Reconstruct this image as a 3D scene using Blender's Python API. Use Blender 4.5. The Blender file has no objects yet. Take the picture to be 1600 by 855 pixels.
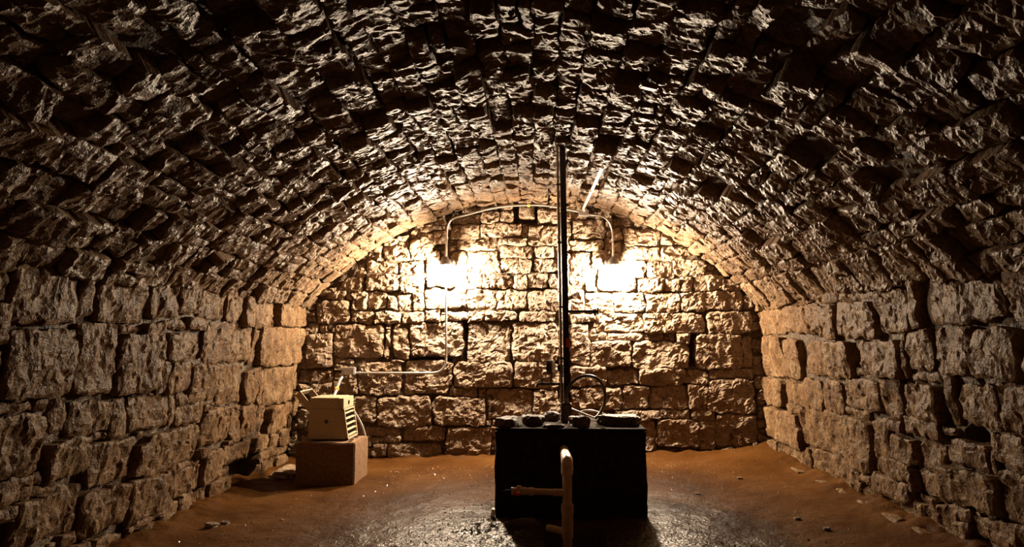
import bpy, bmesh, math, random
import numpy as np
from mathutils import Vector, Matrix

# ------------------------------------------------------------------ camera, world, exposure
scene = bpy.context.scene
COL = scene.collection
CAM = Vector((0.0, 0.0, 1.10))
F_PX = 1000.0                                    # focal length in pixels of the 1600 px wide frame
YAW = math.atan(38 / 1000.0)
PITCH = math.atan(102.5 / 1000.0)
cam_data = bpy.data.cameras.new('camera')
cam = bpy.data.objects.new('camera', cam_data)
COL.objects.link(cam)
cam.location = CAM
cam.rotation_euler = (math.pi / 2 + PITCH, 0, YAW)
cam_data.sensor_width = 36.0
cam_data.lens = F_PX * 36.0 / 1600.0
cam_data.clip_start = 0.05
scene.camera = cam
world = bpy.data.worlds.new('world')
scene.world = world
world.use_nodes = True
world.node_tree.nodes['Background'].inputs[0].default_value = (0, 0, 0, 1)
world.node_tree.nodes['Background'].inputs[1].default_value = 0.0
scene.view_settings.view_transform = 'Standard'
scene.view_settings.look = 'None'
scene.view_settings.gamma = 1.0
scene.view_settings.use_curve_mapping = False
scene.view_settings.exposure = 0.0
BULB_STRENGTH = 5000.0
BULB_COLOR = (1.0, 0.79, 0.56)

RC = cam.rotation_euler.to_matrix()


def ray(px, py):
    return RC @ Vector(((px - 800) / F_PX, (427.5 - py) / F_PX, -1.0))


def at_y(px, py, Y):
    d = ray(px, py)
    return CAM + d * ((Y - CAM.y) / d.y)


def at_x(px, py, X):
    d = ray(px, py)
    return CAM + d * ((X - CAM.x) / d.x)


def at_z(px, py, Z):
    d = ray(px, py)
    return CAM + d * ((Z - CAM.z) / d.z)


def project(p):
    q = RC.transposed() @ (Vector(p) - CAM)
    if q.z > -0.05:
        return None
    return (800 + F_PX * q.x / -q.z, 427.5 - F_PX * q.y / -q.z)


rnd = random.Random(7)
rng = np.random.default_rng(11)

# ------------------------------------------------------------------ dimensions (metres)
BACK = 6.0                 # back wall plane
REAR = -1.6                # wall behind the viewer
SPRING = 1.40              # height where the vault begins
XC, HALF, CROWN = -0.065, 2.115, 2.415
RISE = CROWN - SPRING
RAD = (HALF ** 2 + RISE ** 2) / (2 * RISE)
ZC = CROWN - RAD
AMAX = math.asin(HALF / RAD)
ARC = 2 * AMAX * RAD


def floor_z(x):
    return -0.03 + (x + 2.3) * 0.0295


# ------------------------------------------------------------------ numpy noise
def _h(ix, iy, iz, k):
    n = (ix.astype(np.int64) * 374761393 + iy.astype(np.int64) * 668265263 +
         iz.astype(np.int64) * 2147483647 + k * 974634777) & 0xFFFFFFFF
    n = ((n ^ (n >> 13)) * 1274126177) & 0xFFFFFFFF
    n = ((n ^ (n >> 15)) * 2246822519) & 0xFFFFFFFF
    n = n ^ (n >> 16)
    return n / 4294967295.0


def vnoise(x, y, z, k=0):
    ix, iy, iz = np.floor(x), np.floor(y), np.floor(z)
    fx, fy, fz = x - ix, y - iy, z - iz
    fx, fy, fz = [t * t * (3 - 2 * t) for t in (fx, fy, fz)]
    r = 0
    for a in (0, 1):
        for b in (0, 1):
            for c in (0, 1):
                w = (fx if a else 1 - fx) * (fy if b else 1 - fy) * (fz if c else 1 - fz)
                r = r + w * _h(ix + a, iy + b, iz + c, k)
    return r * 2 - 1


def fbm(x, y, z, o=3, k=0):
    r, a = 0, 1.0
    for i in range(o):
        r = r + a * vnoise(x, y, z, k + i)
        x, y, z, a = x * 2.03, y * 2.03, z * 2.03, a * 0.5
    return r


def chip(u, v, k=0):
    """broken, plate-like relief: every cell is a tilted facet with its own height"""
    iu, iv = np.floor(u), np.floor(v)
    best = np.full(u.shape, 1e9)
    out = np.zeros(u.shape)
    kz = np.zeros(u.shape)
    for a in (-1, 0, 1):
        for b in (-1, 0, 1):
            cx, cy = iu + a, iv + b
            jx = cx + _h(cx, cy, kz, k)
            jy = cy + _h(cx, cy, kz, k + 1)
            dx, dy = u - jx, v - jy
            d = dx * dx + dy * dy
            hgt = (_h(cx, cy, kz, k + 2) * 2 - 1) * 0.6 + dx * (_h(cx, cy, kz, k + 3) * 2 - 1) * 1.3 + \
                dy * (_h(cx, cy, kz, k + 4) * 2 - 1) * 1.3
            m = d < best
            best = np.where(m, d, best)
            out = np.where(m, hgt, out)
    return out


# ------------------------------------------------------------------ materials
def new_mat(name):
    m = bpy.data.materials.new(name)
    m.use_nodes = True
    nt = m.node_tree
    b = nt.nodes['Principled BSDF']
    return m, nt, b


def N(nt, kind, **kw):
    n = nt.nodes.new(kind)
    for k, v in kw.items():
        if k in n.inputs:
            n.inputs[k].default_value = v
        else:
            setattr(n, k, v)
    return n


def L(nt, a, b):
    nt.links.new(a, b)


def ramp(nt, fac, stops):
    r = nt.nodes.new('ShaderNodeValToRGB')
    el = r.color_ramp.elements
    while len(el) > len(stops):
        el.remove(el[-1])
    while len(el) < len(stops):
        el.new(0.5)
    for e, (p, c) in zip(el, stops):
        e.position = p
        e.color = (*c, 1)
    L(nt, fac, r.inputs[0])
    return r.outputs[0]


def rock_mat(name, dark, mid, light, stain, rough=0.55, bump=0.9, scale=(1, 1, 1), spec=0.5):
    m, nt, b = new_mat(name)
    geo = N(nt, 'ShaderNodeNewGeometry')
    mp = N(nt, 'ShaderNodeMapping')
    mp.inputs['Scale'].default_value = scale
    L(nt, geo.outputs['Position'], mp.inputs['Vector'])
    P = mp.outputs[0]
    n1 = N(nt, 'ShaderNodeTexNoise', Scale=9.0, Detail=6.0, Roughness=0.65)
    L(nt, P, n1.inputs['Vector'])
    c1 = ramp(nt, n1.outputs['Fac'], [(0.28, dark), (0.5, mid), (0.72, light)])
    # every stone has its own tone
    hsv = N(nt, 'ShaderNodeHueSaturation')
    mr = N(nt, 'ShaderNodeMapRange')
    mr.inputs['To Min'].default_value = 0.72
    mr.inputs['To Max'].default_value = 1.2
    L(nt, geo.outputs['Random Per Island'], mr.inputs['Value'])
    L(nt, mr.outputs[0], hsv.inputs['Value'])
    L(nt, c1, hsv.inputs['Color'])
    # iron and earth stains
    n2 = N(nt, 'ShaderNodeTexNoise', Scale=2.3, Detail=5.0, Roughness=0.6)
    L(nt, geo.outputs['Position'], n2.inputs['Vector'])
    f2 = N(nt, 'ShaderNodeMapRange')
    f2.inputs['From Min'].default_value = 0.52
    f2.inputs['From Max'].default_value = 0.72
    L(nt, n2.outputs['Fac'], f2.inputs['Value'])
    mx = N(nt, 'ShaderNodeMix', data_type='RGBA')
    L(nt, f2.outputs[0], mx.inputs[0])
    L(nt, hsv.outputs[0], mx.inputs[6])
    mx.inputs[7].default_value = (*stain, 1)
    n7 = N(nt, 'ShaderNodeTexNoise', Scale=48.0, Detail=5.0, Roughness=0.7)
    L(nt, geo.outputs['Position'], n7.inputs['Vector'])
    sp = ramp(nt, n7.outputs['Fac'], [(0.33, (0.45, 0.36, 0.28)), (0.5, (1, 1, 1)), (0.68, (1.35, 1.33, 1.28))])
    mm = N(nt, 'ShaderNodeMix', data_type='RGBA', blend_type='MULTIPLY')
    mm.inputs[0].default_value = 1.0
    L(nt, mx.outputs[2], mm.inputs[6])
    L(nt, sp, mm.inputs[7])
    L(nt, mm.outputs[2], b.inputs['Base Color'])
    r1 = N(nt, 'ShaderNodeMapRange')
    r1.inputs['To Min'].default_value = rough - 0.15
    r1.inputs['To Max'].default_value = rough + 0.15
    n5 = N(nt, 'ShaderNodeTexNoise', Scale=22.0, Detail=3.0)
    L(nt, P, n5.inputs['Vector'])
    L(nt, n5.outputs['Fac'], r1.inputs['Value'])
    L(nt, r1.outputs[0], b.inputs['Roughness'])
    b.inputs['Specular IOR Level'].default_value = spec
    b.inputs['Diffuse Roughness'].default_value = 1.0
    # relief
    n3 = N(nt, 'ShaderNodeTexNoise', Scale=38.0, Detail=3.5, Roughness=0.6, Distortion=0.2)
    L(nt, P, n3.inputs['Vector'])
    n4 = N(nt, 'ShaderNodeTexVoronoi', Scale=34.0, feature='F1')
    L(nt, P, n4.inputs['Vector'])
    b1 = N(nt, 'ShaderNodeBump', Strength=bump, Distance=0.016)
    L(nt, n3.outputs['Fac'], b1.inputs['Height'])
    n6 = N(nt, 'ShaderNodeTexNoise', Scale=110.0, Detail=1.5, Roughness=0.5)
    L(nt, geo.outputs['Position'], n6.inputs['Vector'])
    b3 = N(nt, 'ShaderNodeBump', Strength=min(1.0, bump * 1.3), Distance=0.006)
    L(nt, n6.outputs['Fac'], b3.inputs['Height'])
    L(nt, b1.outputs[0], b3.inputs['Normal'])
    b1 = b3
    b2 = N(nt, 'ShaderNodeBump', Strength=bump * 0.55, Distance=0.006)
    L(nt, n4.outputs['Distance'], b2.inputs['Height'])
    L(nt, b1.outputs[0], b2.inputs['Normal'])
    L(nt, b2.outputs[0], b.inputs['Normal'])
    return m


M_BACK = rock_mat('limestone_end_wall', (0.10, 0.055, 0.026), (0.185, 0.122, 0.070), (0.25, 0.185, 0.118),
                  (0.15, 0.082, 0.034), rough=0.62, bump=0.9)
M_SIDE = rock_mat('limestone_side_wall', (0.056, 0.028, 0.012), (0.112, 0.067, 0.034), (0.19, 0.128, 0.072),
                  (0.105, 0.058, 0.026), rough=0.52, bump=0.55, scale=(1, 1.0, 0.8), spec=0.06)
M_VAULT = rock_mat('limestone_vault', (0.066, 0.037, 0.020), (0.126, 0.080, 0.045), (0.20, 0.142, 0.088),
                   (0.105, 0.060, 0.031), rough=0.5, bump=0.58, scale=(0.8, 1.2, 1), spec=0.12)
M_MORTAR = rock_mat('earthy_mortar', (0.038, 0.021, 0.010), (0.075, 0.047, 0.024), (0.115, 0.076, 0.043),
                    (0.045, 0.024, 0.011), rough=0.8, bump=1.0, spec=0.3)
M_SLAB = rock_mat('slate_grey_limestone', (0.06, 0.042, 0.03), (0.11, 0.078, 0.055), (0.18, 0.135, 0.095),
                  (0.07, 0.045, 0.028), rough=0.6, bump=0.9, spec=0.15)


def simple_mat(name, col, rough=0.5, metal=0.0, bump=0.0, bscale=60.0, var=0.0, spec=0.5):
    m, nt, b = new_mat(name)
    b.inputs['Roughness'].default_value = rough
    b.inputs['Metallic'].default_value = metal
    b.inputs['Specular IOR Level'].default_value = spec
    geo = N(nt, 'ShaderNodeNewGeometry')
    n = N(nt, 'ShaderNodeTexNoise', Scale=bscale * 0.4, Detail=5.0)
    L(nt, geo.outputs['Position'], n.inputs['Vector'])
    lo = tuple(c * (1 - var) for c in col)
    hi = tuple(min(1, c * (1 + var)) for c in col)
    L(nt, ramp(nt, n.outputs['Fac'], [(0.3, lo), (0.7, hi)]), b.inputs['Base Color'])
    if bump:
        n2 = N(nt, 'ShaderNodeTexNoise', Scale=bscale, Detail=6.0, Roughness=0.7)
        L(nt, geo.outputs['Position'], n2.inputs['Vector'])
        bp = N(nt, 'ShaderNodeBump', Strength=bump, Distance=0.006)
        L(nt, n2.outputs['Fac'], bp.inputs['Height'])
        L(nt, bp.outputs[0], b.inputs['Normal'])
    return m


M_GALV = simple_mat('galvanised_steel', (0.36, 0.34, 0.32), 0.42, 0.85, 0.15, 90, 0.15)
M_CHANNEL = simple_mat('painted_black_steel', (0.022, 0.018, 0.02), 0.35, 0.5, 0.2, 120, 0.3)
M_CAP = simple_mat('dull_grey_cast_metal', (0.10, 0.09, 0.085), 0.5, 0.6, 0.2, 120, 0.2)
M_RODSTEEL = simple_mat('dull_steel_pipe', (0.22, 0.17, 0.13), 0.35, 0.85, 0.2, 120, 0.3)
M_BRASS = simple_mat('tarnished_fitting', (0.05, 0.035, 0.025), 0.4, 0.8, 0.2, 90, 0.3)
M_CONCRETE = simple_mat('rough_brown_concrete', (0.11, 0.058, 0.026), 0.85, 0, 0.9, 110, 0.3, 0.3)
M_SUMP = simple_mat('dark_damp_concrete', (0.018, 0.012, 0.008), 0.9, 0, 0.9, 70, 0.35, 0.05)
M_BEIGE = simple_mat('beige_enamel', (0.25, 0.185, 0.115), 0.45, 0, 0.25, 140, 0.12)
M_DARK = simple_mat('cavity_shade_black', (0.006, 0.004, 0.003), 0.9, spec=0.02)  # near-black colour standing in for the shade inside openings
M_PVC = simple_mat('weathered_plastic_pipe', (0.42, 0.27, 0.17), 0.4, 0, 0.2, 60, 0.22)
M_RED = simple_mat('red_plastic', (0.45, 0.03, 0.02), 0.4)
M_BLUE = simple_mat('violet_blue_plastic', (0.012, 0.007, 0.03), 0.9, spec=0.05)
M_ORANGE = simple_mat('orange_plastic', (0.85, 0.33, 0.03), 0.5)
M_YELLOW = simple_mat('yellow_tape', (0.85, 0.62, 0.04), 0.5)
M_RUBBER = simple_mat('black_rubber', (0.03, 0.024, 0.02), 0.35, 0, 0.1, 80, 0.2)
M_CABLE = simple_mat('pale_cable', (0.4, 0.35, 0.28), 0.4)
M_GRIT = simple_mat('wet_sparkle_grit', (0.12, 0.08, 0.05), 0.12, 0, 0, 60, 0.4, 0.7)
M_WHITE = simple_mat('white_plastic', (0.75, 0.73, 0.70), 0.5)

m, nt, b = new_mat('lit_lamp_glass')
b.inputs['Base Color'].default_value = (1, 0.95, 0.85, 1)
b.inputs['Emission Color'].default_value = (*BULB_COLOR, 1)
b.inputs['Emission Strength'].default_value = BULB_STRENGTH
M_BULB = m

# wet, silty floor
m, nt, b = new_mat('wet_silty_floor')
geo = N(nt, 'ShaderNodeNewGeometry')
n1 = N(nt, 'ShaderNodeTexNoise', Scale=1.6, Detail=8.0, Roughness=0.62)
L(nt, geo.outputs['Position'], n1.inputs['Vector'])
L(nt, ramp(nt, n1.outputs['Fac'], [(0.3, (0.028, 0.010, 0.002)), (0.5, (0.052, 0.020, 0.004)),
                                   (0.72, (0.078, 0.034, 0.009))]), b.inputs['Base Color'])
n2 = N(nt, 'ShaderNodeTexNoise', Scale=1.1, Detail=6.0, Roughness=0.6)
mpf = N(nt, 'ShaderNodeMapping')
mpf.inputs['Location'].default_value = (3.1, 7.7, 0)
L(nt, geo.outputs['Position'], mpf.inputs['Vector'])
L(nt, mpf.outputs[0], n2.inputs['Vector'])
mr = N(nt, 'ShaderNodeMapRange')
mr.inputs['From Min'].default_value = 0.35
mr.inputs['From Max'].default_value = 0.65
mr.inputs['To Min'].default_value = 0.24
mr.inputs['To Max'].default_value = 0.5
L(nt, n2.outputs['Fac'], mr.inputs['Value'])
L(nt, mr.outputs[0], b.inputs['Roughness'])
n3 = N(nt, 'ShaderNodeTexNoise', Scale=48.0, Detail=2.0, Roughness=0.6)
L(nt, geo.outputs['Position'], n3.inputs['Vector'])
n4 = N(nt, 'ShaderNodeTexNoise', Scale=7.0, Detail=4.0)
L(nt, geo.outputs['Position'], n4.inputs['Vector'])
b1 = N(nt, 'ShaderNodeBump', Strength=0.8, Distance=0.008)
L(nt, n3.outputs['Fac'], b1.inputs['Height'])
b2 = N(nt, 'ShaderNodeBump', Strength=0.5, Distance=0.03)
L(nt, n4.outputs['Fac'], b2.inputs['Height'])
L(nt, b1.outputs[0], b2.inputs['Normal'])
L(nt, b2.outputs[0], b.inputs['Normal'])
# splashed, cement-grey wet ground around the sump: glossier, grittier
sx = N(nt, 'ShaderNodeVectorMath', operation='DISTANCE')
sx.inputs[1].default_value = (0.0, 3.15, 0.0)
L(nt, geo.outputs['Position'], sx.inputs[0])
nw = N(nt, 'ShaderNodeTexNoise', Scale=3.2, Detail=6.0, Roughness=0.65)
L(nt, geo.outputs['Position'], nw.inputs['Vector'])
ad = N(nt, 'ShaderNodeMath', operation='MULTIPLY_ADD')
L(nt, nw.outputs['Fac'], ad.inputs[0])
ad.inputs[1].default_value = -1.6
L(nt, sx.outputs['Value'], ad.inputs[2])
wet = N(nt, 'ShaderNodeMapRange')
wet.inputs['From Min'].default_value = 0.6
wet.inputs['From Max'].default_value = -0.6
L(nt, ad.outputs[0], wet.inputs['Value'])
old = b.inputs['Base Color'].links[0].from_socket
mxf = N(nt, 'ShaderNodeMix', data_type='RGBA')
L(nt, wet.outputs[0], mxf.inputs[0])
L(nt, old, mxf.inputs[6])
mxf.inputs[7].default_value = (0.042, 0.026, 0.014, 1)
L(nt, mxf.outputs[2], b.inputs['Base Color'])
rr = N(nt, 'ShaderNodeMapRange')
rr.inputs['To Min'].default_value = 0.5
rr.inputs['To Max'].default_value = 0.2
L(nt, wet.outputs[0], rr.inputs['Value'])
L(nt, rr.outputs[0], b.inputs['Roughness'])
ss = N(nt, 'ShaderNodeMapRange')
ss.inputs['To Min'].default_value = 0.05
ss.inputs['To Max'].default_value = 0.12
L(nt, wet.outputs[0], ss.inputs['Value'])
L(nt, ss.outputs[0], b.inputs['Specular IOR Level'])
st = N(nt, 'ShaderNodeMapRange')
st.inputs['To Min'].default_value = 0.35
st.inputs['To Max'].default_value = 1.0
L(nt, wet.outputs[0], st.inputs['Value'])
L(nt, st.outputs[0], b1.inputs['Strength'])
b1.inputs['Distance'].default_value = 0.014
b.inputs['Diffuse Roughness'].default_value = 0.8
M_FLOOR = m


# ------------------------------------------------------------------ object helpers
def tag(o, label=None, cat=None, group=None, kind=None):
    if label:
        o['label'] = label
    if cat:
        o['category'] = cat
    if group:
        o['group'] = group
    if kind:
        o['kind'] = kind
    return o


def empty(name, loc, label, cat, group=None):
    o = bpy.data.objects.new(name, None)
    o.empty_display_size = 0.1
    o.location = loc
    COL.objects.link(o)
    return tag(o, label, cat, group)


def link_mesh(name, me, mat, parent=None, smooth=False):
    me.materials.append(mat)
    if smooth:
        me.polygons.foreach_set('use_smooth', [True] * len(me.polygons))
    o = bpy.data.objects.new(name, me)
    COL.objects.link(o)
    if parent is not None:
        o.parent = parent
        o.matrix_parent_inverse = Matrix.Translation(-Vector(parent.location)) if parent.parent is None else Matrix()
    return o


class MB:
    """collects shapes in world coordinates and links them as one mesh"""

    def __init__(self):
        self.bm = bmesh.new()

    def box(self, lo, hi, bevel=0.0, rot=None, piv=None):
        lo, hi = Vector(lo), Vector(hi)
        r = bmesh.ops.create_cube(self.bm, size=1.0)
        vs = r['verts']
        c, s = (lo + hi) / 2, hi - lo
        for v in vs:
            v.co = Vector((v.co.x * s.x, v.co.y * s.y, v.co.z * s.z)) + c
        if bevel:
            es = list({e for v in vs for e in v.link_edges})
            r = bmesh.ops.bevel(self.bm, geom=es, offset=bevel, segments=2, affect='EDGES')
            vs = list({v for f in r['faces'] for v in f.verts} | {v for v in vs if v.is_valid})
        if rot is not None:
            p = Vector(piv) if piv is not None else c
            for v in vs:
                v.co = p + rot @ (v.co - p)
        return self

    def tube(self, pts, r, seg=12, caps=True):
        pts = [Vector(p) for p in pts]
        rr = r if isinstance(r, (list, tuple)) else [r] * len(pts)
        rings = []
        ref = None
        for i, p in enumerate(pts):
            if i == 0:
                t = pts[1] - p
            elif i == len(pts) - 1:
                t = p - pts[i - 1]
            else:
                t = (pts[i + 1] - p).normalized() + (p - pts[i - 1]).normalized()
            t.normalize()
            if ref is None:
                ref = Vector((0, 0, 1)) if abs(t.z) < 0.9 else Vector((1, 0, 0))
            a = (ref - t * ref.dot(t)).normalized()
            ref = a
            c = t.cross(a)
            rings.append([self.bm.verts.new(p + (a * math.cos(2 * math.pi * k / seg) +
                                                 c * math.sin(2 * math.pi * k / seg)) * rr[i]) for k in range(seg)])
        for A, B in zip(rings, rings[1:]):
            for k in range(seg):
                self.bm.faces.new((A[k], A[(k + 1) % seg], B[(k + 1) % seg], B[k]))
        if caps:
            self.bm.faces.new(rings[0][::-1])
            self.bm.faces.new(rings[-1])
        return self

    def prism(self, poly, axis, a, b):
        """poly: 2-D outline; axis 'y': (x,z) extruded from y=a to y=b"""
        def P(p, t):
            return (p[0], t, p[1]) if axis == 'y' else ((t, p[0], p[1]) if axis == 'x' else (p[0], p[1], t))
        A = [self.bm.verts.new(P(p, a)) for p in poly]
        B = [self.bm.verts.new(P(p, b)) for p in poly]
        n = len(poly)
        for k in range(n):
            self.bm.faces.new((A[k], A[(k + 1) % n], B[(k + 1) % n], B[k]))
        self.bm.faces.new(A[::-1])
        self.bm.faces.new(B)
        return self

    def build(self, name, mat, parent=None, smooth=False, origin=None):
        bmesh.ops.recalc_face_normals(self.bm, faces=self.bm.faces)
        base = Vector((0, 0, 0))
        q = parent
        while q is not None:
            base += q.location
            q = q.parent
        if origin is not None:
            base = Vector(origin)
        for v in self.bm.verts:
            v.co -= base
        me = bpy.data.meshes.new(name)
        self.bm.to_mesh(me)
        self.bm.free()
        me.materials.append(mat)
        if smooth:
            me.polygons.foreach_set('use_smooth', [True] * len(me.polygons))
            me.set_sharp_from_angle(angle=math.radians(38))
        o = bpy.data.objects.new(name, me)
        COL.objects.link(o)
        if parent is not None:
            o.parent = parent
        elif origin is not None:
            o.location = base
        return o


def smooth_path(pts, n=6):
    pts = [Vector(p) for p in pts]
    P = [pts[0]] + pts + [pts[-1]]
    out = []
    for i in range(1, len(P) - 2):
        for k in range(n):
            t = k / n
            a, b_, c, d = P[i - 1], P[i], P[i + 1], P[i + 2]
            out.append(0.5 * ((2 * b_) + (c - a) * t + (2 * a - 5 * b_ + 4 * c - d) * t * t +
                              (3 * b_ - a - 3 * c + d) * t ** 3))
    out.append(pts[-1])
    return out


# ------------------------------------------------------------------ masonry
class Surface:
    def __init__(self, fn, aniso=(1, 1), seed=0, ledge=(0, 1), amp=0.0, pitch=0.05, chipa=0.013):
        self.fn, self.aniso, self.seed = fn, aniso, seed
        self.chipa = chipa
        self.ledge, self.amp, self.pitch = ledge, amp, pitch     # bedding ledges: direction, height, spacing


def S_back(u, v):
    return np.stack([u, np.full(u.shape, BACK), v], -1), np.broadcast_to(np.array([0, -1.0, 0]), u.shape + (3,))


def S_rear(u, v):
    return np.stack([u, np.full(u.shape, REAR), v], -1), np.broadcast_to(np.array([0, 1.0, 0]), u.shape + (3,))


def left_x(z):
    return -2.30 + 0.12 * (z + 0.03) / 1.43


def right_x(z):
    return 2.11 - 0.06 * (z - 0.1) / 1.3


def S_left(u, v):
    return np.stack([left_x(v), u, v], -1), np.broadcast_to(np.array([1.0, 0, 0]), u.shape + (3,))


def S_right(u, v):
    return np.stack([right_x(v), u, v], -1), np.broadcast_to(np.array([-1.0, 0, 0]), u.shape + (3,))


def S_vault(u, v):      # u = arc length from the left springing, v = Y
    a = u / RAD - AMAX
    s, c = np.sin(a), np.cos(a)
    return np.stack([XC + RAD * s, v, ZC + RAD * c], -1), np.stack([-s, np.zeros(u.shape), -c], -1)


back = Surface(S_back, (1.0, 1.25), 10, (0.2, 1), 0.007, 0.06)
left = Surface(S_left, (1.15, 0.85), 20, (1, 0.15), 0.005, 0.07, 0.008)
right = Surface(S_right, (1.15, 0.85), 30, (1, -0.15), 0.005, 0.07, 0.008)
vault = Surface(S_vault, (0.8, 1.3), 40, (0.1, 1), 0.0065, 0.06, 0.0075)
rear = Surface(S_rear, (1, 1), 50)


def stone_geo(sf, quad, prot, cell=0.02, rough=1.0, tilt=(0, 0), edge=0.008, deep=-0.10):
    """quad: 4 (u,v) corners in order; returns verts, faces (world space)"""
    q = np.array(quad, float)
    lu = (np.linalg.norm(q[1] - q[0]) + np.linalg.norm(q[2] - q[3])) / 2
    lv = (np.linalg.norm(q[3] - q[0]) + np.linalg.norm(q[2] - q[1])) / 2
    nu = int(min(34, max(3, round(lu / cell))))
    nv = int(min(34, max(3, round(lv / cell))))
    s = np.linspace(0, 1, nu + 1)
    t = np.linspace(0, 1, nv + 1)
    S, T = np.meshgrid(s, t, indexing='ij')
    # round the corners of the outline a little
    cs, ct = S * 2 - 1, T * 2 - 1
    rc = 0.03
    S2 = S - cs * rc * (ct ** 4) * np.abs(cs) ** 3
    T2 = T - ct * rc * (cs ** 4) * np.abs(ct) ** 3
    U = (q[0, 0] * (1 - S2) * (1 - T2) + q[1, 0] * S2 * (1 - T2) + q[2, 0] * S2 * T2 + q[3, 0] * (1 - S2) * T2)
    V = (q[0, 1] * (1 - S2) * (1 - T2) + q[1, 1] * S2 * (1 - T2) + q[2, 1] * S2 * T2 + q[3, 1] * (1 - S2) * T2)
    k = sf.seed
    wob = 0.012
    z0 = np.zeros(U.shape)
    Uw = U + wob * fbm(U * 16, V * 16, z0, 3, k + 3)
    Vw = V + wob * fbm(U * 16, V * 16, z0 + 5, 3, k + 6)
    off = rng.random() * 50
    au, av = sf.aniso
    hh = 0.013 * fbm(U * 7 * au + off, V * 7 * av, z0, 3, k)
    hh = hh + sf.chipa * chip(U * 11 * au + off, V * 11 * av + 0.4 * fbm(U * 9, V * 9, z0, 2, k + 9), k + 12)
    hh = hh + 0.45 * sf.chipa * chip(U * 27 * au, V * 27 * av + off, k + 17)
    if sf.amp:
        ph = (U * sf.ledge[0] + V * sf.ledge[1]) / sf.pitch + 0.9 * fbm(U * 5.5 + off, V * 5.5, z0, 3, k + 21)
        fr = ph - np.floor(ph)
        hh = hh + sf.amp * (0.5 - fr) * (0.45 + 0.75 * _h(np.floor(ph), z0, z0 + round(off), k + 25))
        hh = hh + 0.35 * sf.amp * (0.5 - ((ph * 2.7) % 1.0))
    de = np.minimum(np.minimum(S, 1 - S) * lu, np.minimum(T, 1 - T) * lv)
    e = np.clip(de / 0.02, 0, 1)
    H = prot + rough * hh + tilt[0] * (S - 0.5) * lu + tilt[1] * (T - 0.5) * lv - edge * (1 - e) ** 1.5
    P, Nn = sf.fn(Uw, Vw)
    front = P + Nn * H[..., None]
    # skirt: the perimeter pushed back into the wall
    per = [(i, 0) for i in range(nu)] + [(nu, j) for j in range(nv)] + \
          [(i, nv) for i in range(nu, 0, -1)] + [(0, j) for j in range(nv, 0, -1)]
    base = np.array([P[i, j] + Nn[i, j] * deep for i, j in per])
    verts = np.concatenate([front.reshape(-1, 3), base])
    W = nv + 1
    faces = []
    for i in range(nu):
        for j in range(nv):
            a = i * W + j
            faces.append((a, a + W, a + W + 1, a + 1))
    n0 = (nu + 1) * W
    m_ = len(per)
    for p in range(m_):
        i, j = per[p]
        i2, j2 = per[(p + 1) % m_]
        faces.append((i * W + j, n0 + p, n0 + (p + 1) % m_, i2 * W + j2))
    return verts, faces


def make_mesh(name, verts, faces):
    me = bpy.data.meshes.new(name)
    me.from_pydata([tuple(v) for v in verts], [], faces)
    return me


def add_stone(parent, geo, mat, name='stone'):
    v, f = geo
    c = v.mean(0)
    me = make_mesh(name, v - c, f)
    me.materials.append(mat)
    o = bpy.data.objects.new(name, me)
    o.location = c
    COL.objects.link(o)
    o.parent = parent
    return o


def join_geo(geos):
    V, Fc, n = [], [], 0
    for v, f in geos:
        V.append(v)
        Fc += [tuple(i + n for i in q) for q in f]
        n += len(v)
    return np.concatenate(V), Fc


def backing(name, sf, u0, u1, v0, v1, step, depth, mat, inside=None, amp=0.014, deep=()):
    nu, nv = int((u1 - u0) / step), int((v1 - v0) / step)
    U, V = np.meshgrid(np.linspace(u0, u1, nu + 1), np.linspace(v0, v1, nv + 1), indexing='ij')
    z0 = np.zeros(U.shape)
    H = -depth + amp * fbm(U * 14, V * 14, z0, 3, sf.seed + 60) + amp * 0.6 * chip(U * 16, V * 16, sf.seed + 66)
    for h in deep:
        H = np.where((U > h[0]) & (U < h[2]) & (V > h[1]) & (V < h[3]), H - 0.09, H)
    P, Nn = sf.fn(U, V)
    P = P + Nn * H[..., None]
    W = nv + 1
    faces = []
    for i in range(nu):
        for j in range(nv):
            if inside is None or inside((U[i, j] + U[i + 1, j]) / 2, (V[i, j] + V[i, j + 1]) / 2):
                a = i * W + j
                faces.append((a, a + W, a + W + 1, a + 1))
    me = make_mesh(name, P.reshape(-1, 3), faces)
    me.materials.append(mat)
    o = bpy.data.objects.new(name, me)
    COL.objects.link(o)
    tag(o, kind='structure')
    return o


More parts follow.
